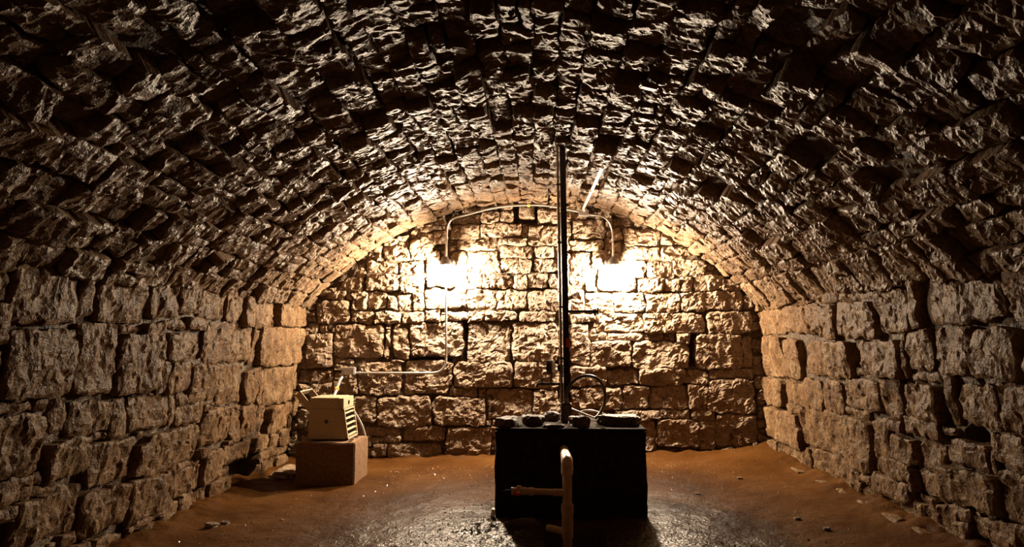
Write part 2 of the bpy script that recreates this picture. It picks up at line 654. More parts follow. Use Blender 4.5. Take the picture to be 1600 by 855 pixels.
def fill_rects(taken, holes, u0, u1, v0, v1, wr, hr, gap, inside, seed, res=0.015, minsize=0.035):
    """cover what the traced stones leave open with further stones"""
    r = random.Random(seed)
    nu, nv = int((u1 - u0) / res), int((v1 - v0) / res)
    occ = np.zeros((nu, nv), bool)

    def mark(a, b_, c, d):
        i0, i1 = max(0, int((a - u0) / res)), min(nu, int(math.ceil((c - u0) / res)))
        j0, j1 = max(0, int((b_ - v0) / res)), min(nv, int(math.ceil((d - v0) / res)))
        if i1 > i0 and j1 > j0:
            occ[i0:i1, j0:j1] = True
    for t in list(taken) + list(holes):
        mark(*t)
    for i in range(nu):
        for j in range(nv):
            if not occ[i, j] and not inside(u0 + (i + .5) * res, v0 + (j + .5) * res):
                occ[i, j] = True
    out = []
    for j in range(nv):
        i = 0
        while i < nu:
            if occ[i, j]:
                i += 1
                continue
            w = int(r.uniform(*wr) / res)
            h = int(r.uniform(*hr) / res)
            ww = 0
            while ww < w and i + ww < nu and not occ[i + ww, j]:
                ww += 1
            if i + ww < nu and ww >= 3:
                rest = 0
                while i + ww + rest < nu and rest < 3 and not occ[i + ww + rest, j]:
                    rest += 1
                if rest < 3:
                    ww += rest
            hh = 0
            while hh < h and j + hh < nv and not occ[i:i + ww, j + hh].any():
                hh += 1
            rest = 0
            while j + hh + rest < nv and rest < 3 and not occ[i:i + ww, j + hh + rest].any():
                rest += 1
            if rest < 3:
                hh += rest
            occ[i:i + ww, j:j + hh] = True
            if ww * res > minsize and hh * res > minsize:
                out.append((u0 + i * res + gap, v0 + j * res + gap, u0 + (i + ww) * res - gap, v0 + (j + hh) * res - gap))
            i += ww
    return out


def jquad(rc, j):
    a, b_, c, d = rc
    j = min(j, 0.16 * min(c - a, d - b_))
    r = lambda: rnd.uniform(-j, j)
    return [(a + r(), b_ + r()), (c + r(), b_ + r()), (c + r(), d + r()), (a + r(), d + r())]


# ---- the end wall: stones read off the photograph, bottom to top
BACK_PX = """467 579 510 597;520 584 558 616;559 567 627 616;632 564 700 616;546 618 587 662;589 621 673 667;676 622 758 666
568 668 625 681;630 668 694 690;580 683 626 693;580 695 604 715;606 694 690 722;697 668 768 722;462 640 482 690;484 600 519 622
708 566 801 606;804 566 874 606;699 566 706 600;708 607 746 620;760 609 832 657;835 608 873 650;875 608 890 650;893 609 906 641
907 606 972 640;975 603 1015 639;892 572 948 604;950 578 997 601;999 577 1069 602;1017 603 1076 640;922 532 986 572
990 534 1078 577;1088 522 1159 577;1161 528 1176 576;1070 580 1107 599;1078 601 1105 640;1107 594 1178 646;1109 578 1178 592
961 642 1032 656;1033 641 1080 656;1083 641 1117 656;1119 648 1184 700;1027 658 1093 700;994 658 1026 706;1094 658 1118 704
950 521 1004 531;1005 521 1057 532;1059 521 1078 536;891 491 930 504;932 490 1005 519;1008 489 1102 520;1106 486 1174 521
1010 457 1063 487;1065 457 1100 487;1101 455 1162 484;958 456 1007 487;916 456 956 487;891 453 913 487;1040 436 1063 455
996 435 1038 455;935 420 994 454;1065 432 1084 455;1086 425 1126 453;1010 408 1052 434;1054 405 1102 430;972 406 1008 433
891 395 924 430;926 392 955 418;975 355 1034 384;1036 385 1080 406;975 386 1033 405;893 342 945 372;893 375 943 392
752 331 779 348;781 328 803 347;842 327 872 349;752 349 813 370;703 352 750 372;677 361 699 382;656 362 676 384;826 352 872 383
714 373 774 390;778 372 824 383;780 384 832 403;836 385 866 403;784 405 830 426;774 408 782 426;834 405 873 425;731 392 776 428
703 392 730 427;765 429 800 450;753 429 763 448;802 428 822 451;824 427 857 449;859 427 873 450;666 391 686 428;665 430 711 449
713 430 751 450;731 452 773 483;776 452 824 483;826 452 873 485;665 451 728 482;688 487 732 501;733 488 756 503;758 485 809 500
811 486 868 502;663 484 686 503;640 505 723 557;730 503 798 565;801 504 873 565;892 506 920 570;475 505 493 519;492 470 544 506
546 484 581 505;584 486 625 505;630 488 661 505;521 508 599 560;600 516 609 560;613 514 638 560;478 521 519 575;572 428 623 454
625 432 662 458;548 456 572 483;574 456 602 482;604 462 619 484;621 461 643 485;645 459 663 485;531 434 567 455;572 409 620 426
623 408 662 430;598 384 638 406;641 374 675 404;874 453 890 504;874 506 891 570;610 563 630 566;876 343 891 392;876 395 890 450
704 334 750 350;1104 430 1130 453;1130 437 1160 455"""
BACK_HOLES_PX = [(804, 318, 840, 350), (724, 500, 730, 562), (640, 558, 705, 564), (1079, 523, 1087, 574)]


def px_rects(txt):
    out = []
    for line in txt.replace('\n', ';').split(';'):
        if line.strip():
            out.append(tuple(float(t) for t in line.split()))
    return out


def back_rect(r):
    a, b_ = at_y(r[0], r[3], BACK - 0.05), at_y(r[2], r[1], BACK - 0.05)
    return (a.x, a.z, b_.x, b_.z)


def under_vault(x, z, m_=0.0):
    return (x - XC) ** 2 + (z - ZC) ** 2 < (RAD + m_) ** 2 and left_x(z) - 0.1 < x < right_x(z) + 0.1


def limit_children(parent, items, mat, top=300, name='stone', extra_name='small_stones'):
    """items: (screen size, geo); the largest become parts, the others one part of kind stuff"""
    items.sort(key=lambda t: -t[0])
    for it in items[:top]:
        add_stone(parent, it[1], it[2] if len(it) > 2 else mat, name)
    if items[top:]:
        v, f = join_geo([it[1] for it in items[top:]])
        me = make_mesh(extra_name, v, f)
        me.materials.append(mat)
        o = bpy.data.objects.new(extra_name, me)
        COL.objects.link(o)
        o.parent = parent
        tag(o, kind='stuff')


def screen_area(geo):
    v = geo[0]
    pts = [project(v[i]) for i in range(0, len(v), max(1, len(v) // 14))]
    if any(p is None for p in pts):
        return 0.0
    xs, ys = [p[0] for p in pts], [p[1] for p in pts]
    x0, x1, y0, y1 = max(0, min(xs)), min(1600, max(xs)), max(0, min(ys)), min(855, max(ys))
    return max(0, x1 - x0) * max(0, y1 - y0)


traced = [back_rect(r) for r in px_rects(BACK_PX)]
holes = [back_rect(r) for r in BACK_HOLES_PX]
wall_back = backing('wall_back', back, -2.45, 2.3, -0.12, 2.5, 0.025, 0.004, M_MORTAR,
                    lambda x, z: under_vault(x, z, 0.12), deep=holes)
filler = fill_rects(traced, holes, -2.3, 2.14, -0.06, 2.44, (0.08, 0.26), (0.05, 0.13), 0.002,
                    lambda x, z: under_vault(x, z, 0.02), 5)
items = []
for i, rc in enumerate(traced):
    g = stone_geo(back, jquad(rc, 0.008), 0.030 + rnd.uniform(-0.014, 0.024), 0.0135, 1.0,
                  (rnd.uniform(-.06, .06), rnd.uniform(-.08, .08)), edge=0.009)
    items.append((screen_area(g), g))
for rc in filler:
    g = stone_geo(back, jquad(rc, 0.03), 0.014 + rnd.uniform(-0.018, 0.024), 0.0145, 1.1,
                  (rnd.uniform(-.12, .12), rnd.uniform(-.15, .15)), edge=0.009)
    items.append((screen_area(g), g))
limit_children(wall_back, items, M_BACK)
# the stub left in the beam pocket under the crown
rc = back_rect((811, 321, 836, 341))
o = add_stone(wall_back, stone_geo(back, jquad(rc, 0.004), 0.02, 0.015, 0.4, (0, 0)), M_BACK)

# ---- side walls
LEFT_PX = """314 441 350 498;352 452 377 504;379 462 406 511;408 472 428 510;429 475 474 510;235 430 278 497;280 433 312 491
326 503 395 566;404 513 473 571;262 518 319 562;396 515 403 571;308 568 349 629;351 570 388 632;390 577 411 630;413 575 460 629
264 565 303 614;428 632 461 675;388 633 414 683;415 634 427 677;327 638 372 693;373 643 387 691;287 633 325 663;240 674 323 731
411 682 432 706;437 678 451 700;419 703 446 719;366 694 408 720;333 702 365 752;284 735 331 775;18 415 92 505;94 423 122 503
124 428 141 494;152 424 225 504;124 502 181 616;185 524 250 614;12 515 121 622;98 627 122 676;125 627 183 678;185 624 207 682
212 618 272 671;0 650 78 745;86 688 144 748;155 690 224 753;226 687 280 740;221 745 279 808;150 764 214 832;112 755 147 835
40 780 106 850;0 752 66 790;228 505 258 560"""
RIGHT_PX = """1176 485 1224 523;1226 476 1278 521;1280 478 1307 530;1310 471 1366 528;1369 452 1420 521;1422 440 1435 516
1442 432 1497 510;1500 428 1562 503;1565 415 1600 500;1178 526 1223 588;1225 529 1248 590;1250 533 1326 587;1341 531 1404 588
1412 516 1452 580;1454 513 1506 586;1523 515 1584 592;1178 590 1216 633;1218 592 1275 637;1278 594 1307 645;1310 592 1370 638
1372 592 1400 652;1402 598 1460 655;1488 600 1548 662;1186 642 1244 692;1246 641 1308 706;1311 654 1350 735;1354 656 1381 745
1384 683 1420 724;1405 656 1461 681;1460 692 1530 727;1355 748 1412 778;1420 735 1458 777;1462 735 1532 792;1388 780 1432 806
1548 740 1600 825;1265 712 1308 747;1209 697 1254 722;1550 600 1600 680"""


def side_rect(r, X):
    a, b_ = at_x(r[0], (r[1] + r[3]) / 2, X).y, at_x(r[2], (r[1] + r[3]) / 2, X).y
    xm = (r[0] + r[2]) / 2
    z1, z0 = at_x(xm, r[1], X).z, at_x(xm, r[3], X).z
    return (min(a, b_), z0, max(a, b_), z1)


HL = [side_rect((367, 722, 403, 757), -2.24), side_rect((122, 500, 124, 560), -2.2), side_rect((455, 676, 474, 715), -2.24)]
HR = [side_rect((1500, 668, 1534, 690), 2.07), side_rect((1326, 540, 1340, 573), 2.05),
      side_rect((1507, 550, 1521, 600), 2.05), side_rect((1461, 600, 1473, 660), 2.05)]
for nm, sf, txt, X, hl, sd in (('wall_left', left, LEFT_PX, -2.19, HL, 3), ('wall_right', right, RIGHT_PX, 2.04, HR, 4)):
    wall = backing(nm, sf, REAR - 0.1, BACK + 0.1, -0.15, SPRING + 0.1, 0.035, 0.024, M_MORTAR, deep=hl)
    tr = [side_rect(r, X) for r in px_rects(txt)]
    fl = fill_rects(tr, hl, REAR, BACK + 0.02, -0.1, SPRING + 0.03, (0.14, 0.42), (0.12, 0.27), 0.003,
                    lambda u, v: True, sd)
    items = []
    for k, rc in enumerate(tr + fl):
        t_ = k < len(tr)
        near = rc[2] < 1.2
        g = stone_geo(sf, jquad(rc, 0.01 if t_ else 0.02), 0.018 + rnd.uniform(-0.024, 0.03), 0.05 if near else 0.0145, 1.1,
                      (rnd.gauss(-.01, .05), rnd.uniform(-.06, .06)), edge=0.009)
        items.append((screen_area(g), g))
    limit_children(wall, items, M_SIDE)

# ---- the barrel vault
ceiling = backing('ceiling', vault, -0.05, ARC + 0.05, REAR - 0.1, BACK + 0.1, 0.035, 0.045, M_MORTAR)
items = []
u = 0.0
rv = random.Random(21)
courses = []
while u < ARC - 0.06:
    f = abs(u / ARC - 0.5) * 2
    w = rv.uniform(0.105, 0.165) + 0.055 * f * rv.random()
    if u + w > ARC - 0.08:
        w = ARC - u
    courses.append((u, w))
    u += w
HOLLOW_PX = [(955, 15, 1035, 48), (901, 176, 938, 192), (932, 212, 960, 230), (985, 92, 1032, 118), (1180, 20, 1250, 60),
             (1240, 70, 1300, 120), (1385, 250, 1420, 300), (230, 60, 300, 130), (345, 190, 380, 230), (760, 60, 790, 90),
             (1262, 215, 1300, 240), (1540, 150, 1590, 230), (455, 150, 500, 180)]
for ci, (u, w) in enumerate(courses):
    v = REAR - rv.random() * 0.3
    while v < BACK - 0.01:
        ln = rv.uniform(0.13, 0.36) if v > 1.5 else rv.uniform(0.2, 0.45)
        if v + ln > BACK - 0.09:
            ln = BACK + 0.01 - v
        g_ = 0.005
        near = v < 1.1
        pc, _ = S_vault(np.array([u + w / 2]), np.array([v + ln / 2]))
        pp = project(pc[0])
        prot = rv.gauss(0.02, 0.020)
        tv = rv.gauss(-0.03, 0.10)
        kb = min(1.0, max(0.0, (v + ln - (BACK - 1.1)) / 0.8))      # closer, more even work near the end wall
        prot = prot * (1 - kb) + rv.uniform(0.016, 0.028) * kb
        tv = tv * (1 - kb) + rv.uniform(-.05, .02) * kb
        if pp and any(h[0] < pp[0] < h[2] and h[1] < pp[1] < h[3] for h in HOLLOW_PX):
            prot = -0.045
        smat = M_VAULT
        if pp and 755 < pp[0] < 872 and 222 < pp[1] < 272:          # rough brown patching at the crown
            smat, prot = M_BACK, rv.uniform(-0.01, 0.035)
        if pp and 905 < pp[0] < 950 and 235 < pp[1] < 292:
            smat, prot, tv = M_BACK, -0.035, 0.1
        rc = (u + g_, v + g_, u + w - g_, v + ln - g_)
        split = rv.random() < 0.16 and w > 0.13
        rcs = [rc]
        if split:
            m_ = u + w * rv.uniform(0.4, 0.6)
            rcs = [(rc[0], rc[1], m_ - 0.004, rc[3]), (m_ + 0.004, rc[1], rc[2], rc[3])]
        for q_, r2 in enumerate(rcs):
            g = stone_geo(vault, jquad(r2, 0.014), prot + (rv.uniform(-.02, .02) if q_ else 0), 0.06 if near else 0.0145,
                          1.25, (rv.uniform(-.12, .12), tv), edge=0.007, deep=-0.09)
            items.append((screen_area(g), g, smat))
        v += ln
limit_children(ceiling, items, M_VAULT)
# thin ledge slab that sticks out of the vault right of the crown and catches the light
for (x0, y0, x1, y1, Y) in ((1003, 120, 1032, 134, 2.86), (912, 107, 934, 112, 2.78)):
    p0, p1 = at_y(x0, y0, Y), at_y(x1, y1, Y)
    mb = MB()
    mb.box((p0.x, Y, min(p0.z, p1.z) + 0.01), (p1.x, Y + 0.12, min(p0.z, p1.z) + 0.035), 0.006,
           Matrix.Rotation(0.25, 3, 'Y') @ Matrix.Rotation(0.3, 3, 'X'))
    mb.build('stone', M_VAULT, ceiling)

# ---- wall behind the viewer (closes the cellar)
wall_front = backing('wall_front', rear, -2.45, 2.3, -0.15, 2.5, 0.06, 0.0, M_MORTAR,
                     lambda x, z: under_vault(x, z, 0.12), amp=0.03)

# ---- floor
def pit(x, y):
    return 0.06 < x < 0.33 and 3.40 < y < 3.66


xs = np.arange(-2.42, 2.28, 0.016)
ys = np.concatenate([np.arange(-1.7, 2.3, 0.15), np.arange(2.3, 4.6, 0.014), np.arange(4.6, 6.12, 0.028)])
X, Y = np.meshgrid(xs, ys, indexing='ij')
z0 = np.zeros(X.shape)
Z = floor_z(X) + 0.007 * fbm(X * 1.8, Y * 1.8, z0, 3, 300) + 0.004 * fbm(X * 9, Y * 9, z0, 3, 310) * (Y > 2.2)
Z += 0.0030 * fbm(X * 26, Y * 26, z0, 2, 350) * (Y > 2.3) * np.clip(1.35 - np.hypot(X, Y - 3.2) / 1.6, 0.25, 1)
edge = np.clip((np.abs(X + 0.09) - 1.93) / 0.22, 0, 1)
Z += edge ** 1.5 * (0.035 + 0.022 * fbm(X * 8, Y * 8, z0, 3, 320))
eb = np.clip((Y - 5.78) / 0.2, 0, 1)
Z += eb * (0.02 + 0.02 * fbm(X * 8, Y * 8, z0, 3, 330))
rub = np.clip(1 - np.hypot((X + 0.17) / 0.42, (Y - 3.72) / 0.3), 0, 1)
Z += rub * 0.03 * (0.6 + fbm(X * 16, Y * 16, z0, 3, 340))
hole = (X > 0.05) & (X < 0.34) & (Y > 3.38) & (Y < 3.68)
Z = np.where(hole, -0.16, Z)
W = len(ys)
faces = [(i * W + j, (i + 1) * W + j, (i + 1) * W + j + 1, i * W + j + 1) for i in range(len(xs) - 1) for j in range(W - 1)]
me = make_mesh('floor', np.stack([X, Y, Z], -1).reshape(-1, 3), faces)
me.materials.append(M_FLOOR)
me.polygons.foreach_set('use_smooth', [True] * len(me.polygons))
floor = bpy.data.objects.new('floor', me)
COL.objects.link(floor)
tag(floor, kind='structure')


# glossy grit added to make the wet floor sparkle: nobody could count it
gv, gf = [], []
for k in range(3800):
    gx, gy = rnd.gauss(-0.1, 0.95), rnd.uniform(2.5, 5.6)
    if abs(gx + 0.1) > 1.9 or (-0.3 < gx < 0.75 and 3.36 < gy < 4.55):
        continue
    r_ = rnd.uniform(0.0025, 0.0062) * (1.5 if rnd.random() < 0.06 else 1)
    if gx < -1.25 and gy > 4.85:
        continue
    ix = min(len(xs) - 1, int(round((gx - xs[0]) / 0.016)))
    iy = int(np.searchsorted(ys, gy))
    gz = Z[ix, min(iy, len(ys) - 1)]
    n_ = len(gv)
    th = rnd.random() * 3
    c_, s_ = math.cos(th) * r_, math.sin(th) * r_
    gv += [(gx + c_, gy + s_, gz), (gx - s_, gy + c_, gz), (gx - c_ * 1.3, gy - s_ * 1.3, gz), (gx + s_, gy - c_, gz),
           (gx + rnd.uniform(-.3, .3) * r_, gy + rnd.uniform(-.3, .3) * r_, gz + r_ * 1.1)]
    gf += [(n_, n_ + 1, n_ + 4), (n_ + 1, n_ + 2, n_ + 4), (n_ + 2, n_ + 3, n_ + 4), (n_ + 3, n_, n_ + 4)]
me = bpy.data.meshes.new('sparkle_grit')
me.from_pydata(gv, [], gf)
me.materials.append(M_GRIT)
grit = bpy.data.objects.new('sparkle_grit', me)
COL.objects.link(grit)
tag(grit, 'fine wet grit added for sparkle over the brown cellar floor', 'grit', kind='stuff')


# ------------------------------------------------------------------ loose rocks
def rock(name, c, size, label, cat, mat, seed, group=None, flat=0.0, parent=None, sub=3):
    bm = bmesh.new()
    bmesh.ops.create_icosphere(bm, subdivisions=sub, radius=1.0)
    co = np.array([v.co[:] for v in bm.verts])
    s = np.sign(co) * np.abs(co) ** (0.5)
    n = fbm(co[:, 0] * 1.7 + seed, co[:, 1] * 1.7, co[:, 2] * 1.7, 3, 500)
    cc = chip(co[:, 0] * 2.2 + seed, co[:, 1] * 2.2 + co[:, 2] * 1.3, 510)
    s = s * (1 + 0.24 * n + 0.12 * cc)[:, None]
    s *= np.array(size)
    s[:, 2] = np.maximum(s[:, 2], -0.55 * size[2])
    s[:, 2] -= s[:, 2].min()
    for v, p in zip(bm.verts, s):
        v.co = p
    me = bpy.data.meshes.new(name)
    bm.to_mesh(me)
    bm.free()
    me.materials.append(mat)
    o = bpy.data.objects.new(name, me)
    o.location = c
    o.rotation_euler = (0, 0, random.Random(seed).uniform(-0.25, 0.25))
    COL.objects.link(o)
    return tag(o, label, cat, group)


# ------------------------------------------------------------------ sump box
SY0, SY1 = 3.90, 4.50
sa, sb_ = at_y(774, 800, SY0), at_y(1012, 800, SY0)
ztop = at_y(880, 673, SY0).z
sump = empty('sump_box', ((sa.x + sb_.x) / 2, (SY0 + SY1) / 2, floor_z(0.2)),
             'large black-shadowed concrete sump box in the middle of the floor', 'sump')
bm = bmesh.new()
X0, X1 = sa.x, sb_.x
zb = floor_z(0.2) - 0.0
prof = [(SY0, zb), (SY0 + 0.02, ztop)]
mb = MB()
mb.box((X0, SY0, zb - 0.02), (X1, SY1, ztop), 0.012)
bmesh.ops.subdivide_edges(mb.bm, edges=[e for e in mb.bm.edges if e.calc_length() > 0.2], cuts=14, use_grid_fill=True)
for v in mb.bm.verts:
    p = np.array([v.co[:]])
    d = 0.008 * float(fbm(p[:, 0] * 9, p[:, 1] * 9, p[:, 2] * 9, 3, 700)[0])
    c = Vector(((X0 + X1) / 2, (SY0 + SY1) / 2, 0.3))
    v.co += (v.co - c).normalized() * d
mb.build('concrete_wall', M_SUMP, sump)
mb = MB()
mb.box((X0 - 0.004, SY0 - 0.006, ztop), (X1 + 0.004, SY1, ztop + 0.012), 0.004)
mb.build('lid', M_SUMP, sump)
zt = ztop + 0.014
for k, (x0, x1, ytop, y, dep, lab) in enumerate((
        (775, 810, 653, 4.02, 0.15, 'dark flat rock on the left front corner of the sump box'),
        (816, 850, 650, 4.07, 0.15, 'rough rock on the sump box, second from its left end'),
        (846, 878, 645, 4.30, 0.12, 'pale thin stone flake on the sump box just left of the pole'),
        (890, 922, 652, 4.00, 0.09, 'lumpy rock on the sump box beside the pole bracket'),
        (934, 1000, 649, 4.12, 0.20, 'broad flat slab with a lit top on the right end of the sump box'))):
    a, b_ = at_y(x0, 660, y), at_y(x1, 660, y)
    h = max(0.03, at_y(x0, ytop, y).z - zt)
    rock('flat_rock', ((a.x + b_.x) / 2, y, zt), ((b_.x - a.x) / 2 * 0.88, dep / 2, h * 0.70), lab, 'rock', M_SLAB, 31 + k * 7,
         'rocks on the sump box')
a = at_y(865, 664, 3.96)
rock('flat_rock', (a.x, 3.96, zt), (0.06, 0.035, 0.010), 'thin stone chip lying at the front edge of the sump box below the pole',
     'rock', M_SLAB, 77, 'rocks on the sump box')
a = at_y(1001, 668, 4.1)
rock('flat_rock', (a.x, 4.33, zt), (0.03, 0.04, 0.012), 'small stone chip at the far right edge of the sump box', 'rock', M_SLAB, 93,
     'rocks on the sump box')

# ------------------------------------------------------------------ pole standing on the sump box
PY = 4.2
pb, pt = at_y(885, 640, PY), at_y(877, 213, PY)
pole = empty('steel_pole', (pb.x, PY, zt), 'tall black steel channel pole rising from the sump box to the vault', 'pole')


def at_pole(px, py, Y=PY):
    return at_y(px, py, Y)


# channel: web + two flanges + lips, slightly leaning
def lean_box(mb, px0, px1, y0, y1):
    zlo, zhi = zt + 0.02, at_y(877, 215, PY).z
    lo0, lo1 = at_y(px0, 640, PY).x, at_y(px1, 640, PY).x
    dx = at_y(877, 215, PY).x - at_y(885, 640, PY).x
    v = [mb.bm.verts.new(p) for p in ((lo0, y0, zlo), (lo1, y0, zlo), (lo1, y1, zlo), (lo0, y1, zlo),
                                       (lo0 + dx, y0, zhi), (lo1 + dx, y0, zhi), (lo1 + dx, y1, zhi), (lo0 + dx, y1, zhi))]
    for f in ((0, 1, 2, 3), (4, 5, 6, 7), (0, 1, 5, 4), (1, 2, 6, 5), (2, 3, 7, 6), (3, 0, 4, 7)):
        mb.bm.faces.new([v[i] for i in f])


mb = MB()
lean_box(mb, 881.5, 891, PY - 0.022, PY + 0.022)
lean_box(mb, 881.5, 883.0, PY - 0.030, PY - 0.022)
lean_box(mb, 889.5, 891, PY - 0.030, PY - 0.022)
mb.build('channel', M_CHANNEL, pole)
dx = at_y(877, 215, PY).x - at_y(885, 640, PY).x
mb = MB()
x_ = at_y(878, 640, PY).x
mb.tube([(x_, PY - 0.02, zt + 0.12), (x_ + dx, PY - 0.02, pt.z - 0.01)], 0.0085, 12)
mb.build('discharge_pipe', M_RODSTEEL, pole, True)
for py in (480, 380, 290, 560):
    mb = MB()
    p = at_y(883, py, PY)
    t = (p.z - zt) / (pt.z - zt)
    mb.box((x_ + dx * t - 0.012, PY - 0.034, p.z - 0.006), (x_ + dx * t + 0.03, PY - 0.018, p.z + 0.006), 0.002)
    mb.build('pipe_clamp', M_CHANNEL, pole)
a, b_ = at_y(876.5, 662, PY), at_y(892.5, 629, PY)
mb = MB()
mb.box((a.x, PY - 0.05, zt), (b_.x, PY + 0.03, b_.z), 0.005)
mb.build('base_bracket', M_BRASS, pole)
mb = MB()
c = at_y(885, 626, PY)
mb.tube([(c.x + 0.002, PY - 0.03, b_.z), (c.x + 0.002, PY - 0.03, b_.z + 0.028)], 0.014, 6)
mb.tube([(c.x + 0.002, PY - 0.03, b_.z + 0.028), (c.x + 0.002, PY - 0.03, b_.z + 0.045)], 0.008, 10)
mb.build('gland_nut', M_RODSTEEL, pole)
c = at_y(885.5, 536, PY)
mb = MB()
mb.box((c.x - 0.008, PY - 0.034, c.z - 0.028), (c.x + 0.014, PY - 0.0305, c.z + 0.03), 0.001)
mb.build('red_tag', M_RED, pole)
tag(bpy.data.objects['red_tag'], 'dull red tag on the black pole')
# side branch with tee
a, b_ = at_y(888, 487, PY), at_y(934, 487, PY)
mb = MB()
mb.tube([a, (b_.x, a.y, a.z)], 0.009, 12)
mb.tube([(b_.x - 0.035, a.y, a.z), (b_.x - 0.012, a.y, a.z)], 0.014, 8)
mb.tube([(b_.x, a.y, a.z - 0.022), (b_.x, a.y, a.z + 0.026)], 0.006, 8)
mb.tube([(b_.x - 0.02, a.y, a.z), (b_.x - 0.02, a.y, a.z - 0.028)], 0.008, 8)
mb.build('branch_spigot', M_CHANNEL, pole, True)
# gauge branch
a, b_ = at_y(878, 600, PY), at_y(840, 600, PY)
mb = MB()
mb.tube([a, (b_.x, a.y, a.z)], 0.008, 12)
for px in (876, 864, 848):
    q = at_y(px, 600, PY)
    mb.tube([(q.x - 0.012, a.y, a.z), (q.x + 0.012, a.y, a.z)], 0.0125, 8)
mb.tube([(b_.x, a.y, a.z), (b_.x - 0.008, a.y, a.z - 0.02)], 0.008, 8)
gp = mb.build('gauge_pipe', M_BRASS, pole, True)
q = at_y(847, 600, PY)
mb = MB()
mb.tube([(q.x, a.y, a.z), (q.x, a.y, a.z + 0.03)], 0.006, 8)
mb.tube([(q.x - 0.02, a.y, a.z + 0.032), (q.x + 0.02, a.y, a.z + 0.032)], 0.004, 8)
mb.build('valve_handle', M_BRASS, gp, True)
q0, q1 = at_y(861, 600, PY), at_y(861, 574, PY)
gd = Vector((0.93, -0.36, 0)).normalized()
mb = MB()
mb.tube([(q0.x, a.y, a.z), (q0.x, a.y, q1.z - 0.03)], 0.006, 8)
mb.build('gauge_stem', M_BRASS, pole, True)
mb = MB()
cc = Vector((q1.x, a.y, q1.z))
mb.tube([cc - gd * 0.016, cc + gd * 0.012, cc + gd * 0.016], [0.048, 0.048, 0.042], 24)
ga = mb.build('pressure_gauge', M_CHANNEL, pole, True)
mb = MB()
mb.tube([cc + gd * 0.0158, cc + gd * 0.018], 0.038, 24)
mb.build('gauge_dial', M_GALV, ga, True)
q = at_y(873, 575, PY)
mb = MB()
mb.box((q.x - 0.008, PY - 0.012, q.z - 0.022), (q.x + 0.02, PY + 0.012, q.z + 0.022), 0.004)
mb.build('switch_box', M_CHANNEL, pole)

# looped hose and cables
HYs = 4.15
pts = [(885, 622), (887, 610), (893, 599), (902, 591), (914, 587.5), (926, 588.5), (936, 594), (943, 605), (945.5, 618), (944, 632),
       (938, 645), (930, 654)]
P = [at_y(x, y, HYs + 0.0 * i) for i, (x, y) in enumerate(pts)]
o = MB().tube(smooth_path(P, 5), 0.0095, 12).build('rubber_hose', M_RUBBER, None, True, origin=P[0])
tag(o, 'black rubber hose looping up from the pole bracket and down onto the sump box', 'hose')
P = [at_y(x, y, 4.27) for x, y in ((893, 639), (903, 643), (915, 648), (926, 652), (936, 655))]
o = MB().tube(smooth_path(P, 4), 0.006, 10).build('cable', M_CABLE, None, True, origin=P[0])
tag(o, 'pale cable running straight down to the right from the pole bracket', 'cable', 'pale cables on the sump box')
P = [at_y(x, y, 4.36) for x, y in ((906, 650), (907, 645), (913, 642), (925, 642), (937, 645), (948, 649), (958, 653))]
o = MB().tube(smooth_path(P, 4), 0.007, 10).build('cable', M_CABLE, None, True, origin=P[0])
tag(o, 'pale cable bending in a low arch inside the black hose loop', 'cable', 'pale cables on the sump box')

# ------------------------------------------------------------------ plastic drain pipe before the sump box
VY = 3.52
base = at_y(887, 838, VY)
drain = empty('drain_pipe', (base.x, VY, -0.10), 'brown plastic drain pipe standing in the floor pit before the sump box', 'pipe')
rx = base.x


def zz(py):
    return at_y(887, py, VY).z


R0 = 0.0245
mb = MB()
mb.tube([(rx, VY, -0.12), (rx, VY, zz(735))], R0, 20)
mb.build('riser', M_PVC, drain, True)
top = zz(712) - 0.050
mb = MB()
arc = [(rx, VY + 0.024 * (1 - math.cos(t)), top + 0.022 * math.sin(t)) for t in [k * math.pi / 16 for k in range(9)]]
mb.tube([(rx, VY, zz(741))] + [(rx, VY, zz(737))] + arc + [(rx, SY0 - 0.016, top + 0.022)],
        [0.031, 0.031] + [0.031] * 9 + [0.0245], 20)
mb.build('elbow', M_PVC, drain, True)
mb = MB()
mb.tube([(rx, VY, zz(741)), (rx, VY, zz(734))], 0.0315, 20)
mb.build('elbow_collar', M_PVC, drain, True)
mb = MB()
mb.tube([(rx, VY, zz(801)), (rx, VY, zz(788))], 0.0335, 20)
mb.tube([(rx, VY, zz(840)), (rx, VY, zz(800))], 0.0295, 20)
mb.build('coupling', M_PVC, drain, True)
zbr = zz(770)
l0 = at_y(800, 768, VY)
mb = MB()
mb.tube([(rx, VY, zbr), (l0.x + 0.05, VY, zbr + 0.006)], 0.0165, 16)
mb.tube([(rx - 0.075, VY, zbr), (rx - 0.02, VY, zbr)], 0.0195, 16)
q = at_y(830, 768, VY)
mb.tube([(q.x - 0.015, VY, zbr + 0.004), (q.x + 0.015, VY, zbr + 0.004)], 0.0215, 16)
mb.build('branch_pipe', M_PVC, drain, True)
mb = MB()
q0, q1 = at_y(799, 768, VY), at_y(823, 768, VY)
mb.tube([(q0.x, VY, zbr + 0.006), (q1.x, VY, zbr + 0.006)], 0.020, 16)
mb.tube([((q0.x + q1.x) / 2, VY, zbr + 0.004), ((q0.x + q1.x) / 2, VY, zbr + 0.033)], 0.013, 12)
bv = mb.build('ball_valve', M_PVC, drain, True)
mb = MB()
qm = at_y(810, 770, VY)
mb.tube([(qm.x, VY - 0.018, zbr), (qm.x, VY - 0.036, zbr - 0.003)], [0.012, 0.009], 12)
mb.box((qm.x - 0.028, VY - 0.034, zbr - 0.009), (qm.x + 0.012, VY - 0.024, zbr + 0.005), 0.003)
tag(mb.build('valve_lever', M_RED, bv, True), 'dull red valve lever')
mb = MB()
q2 = at_y(786, 768, VY)
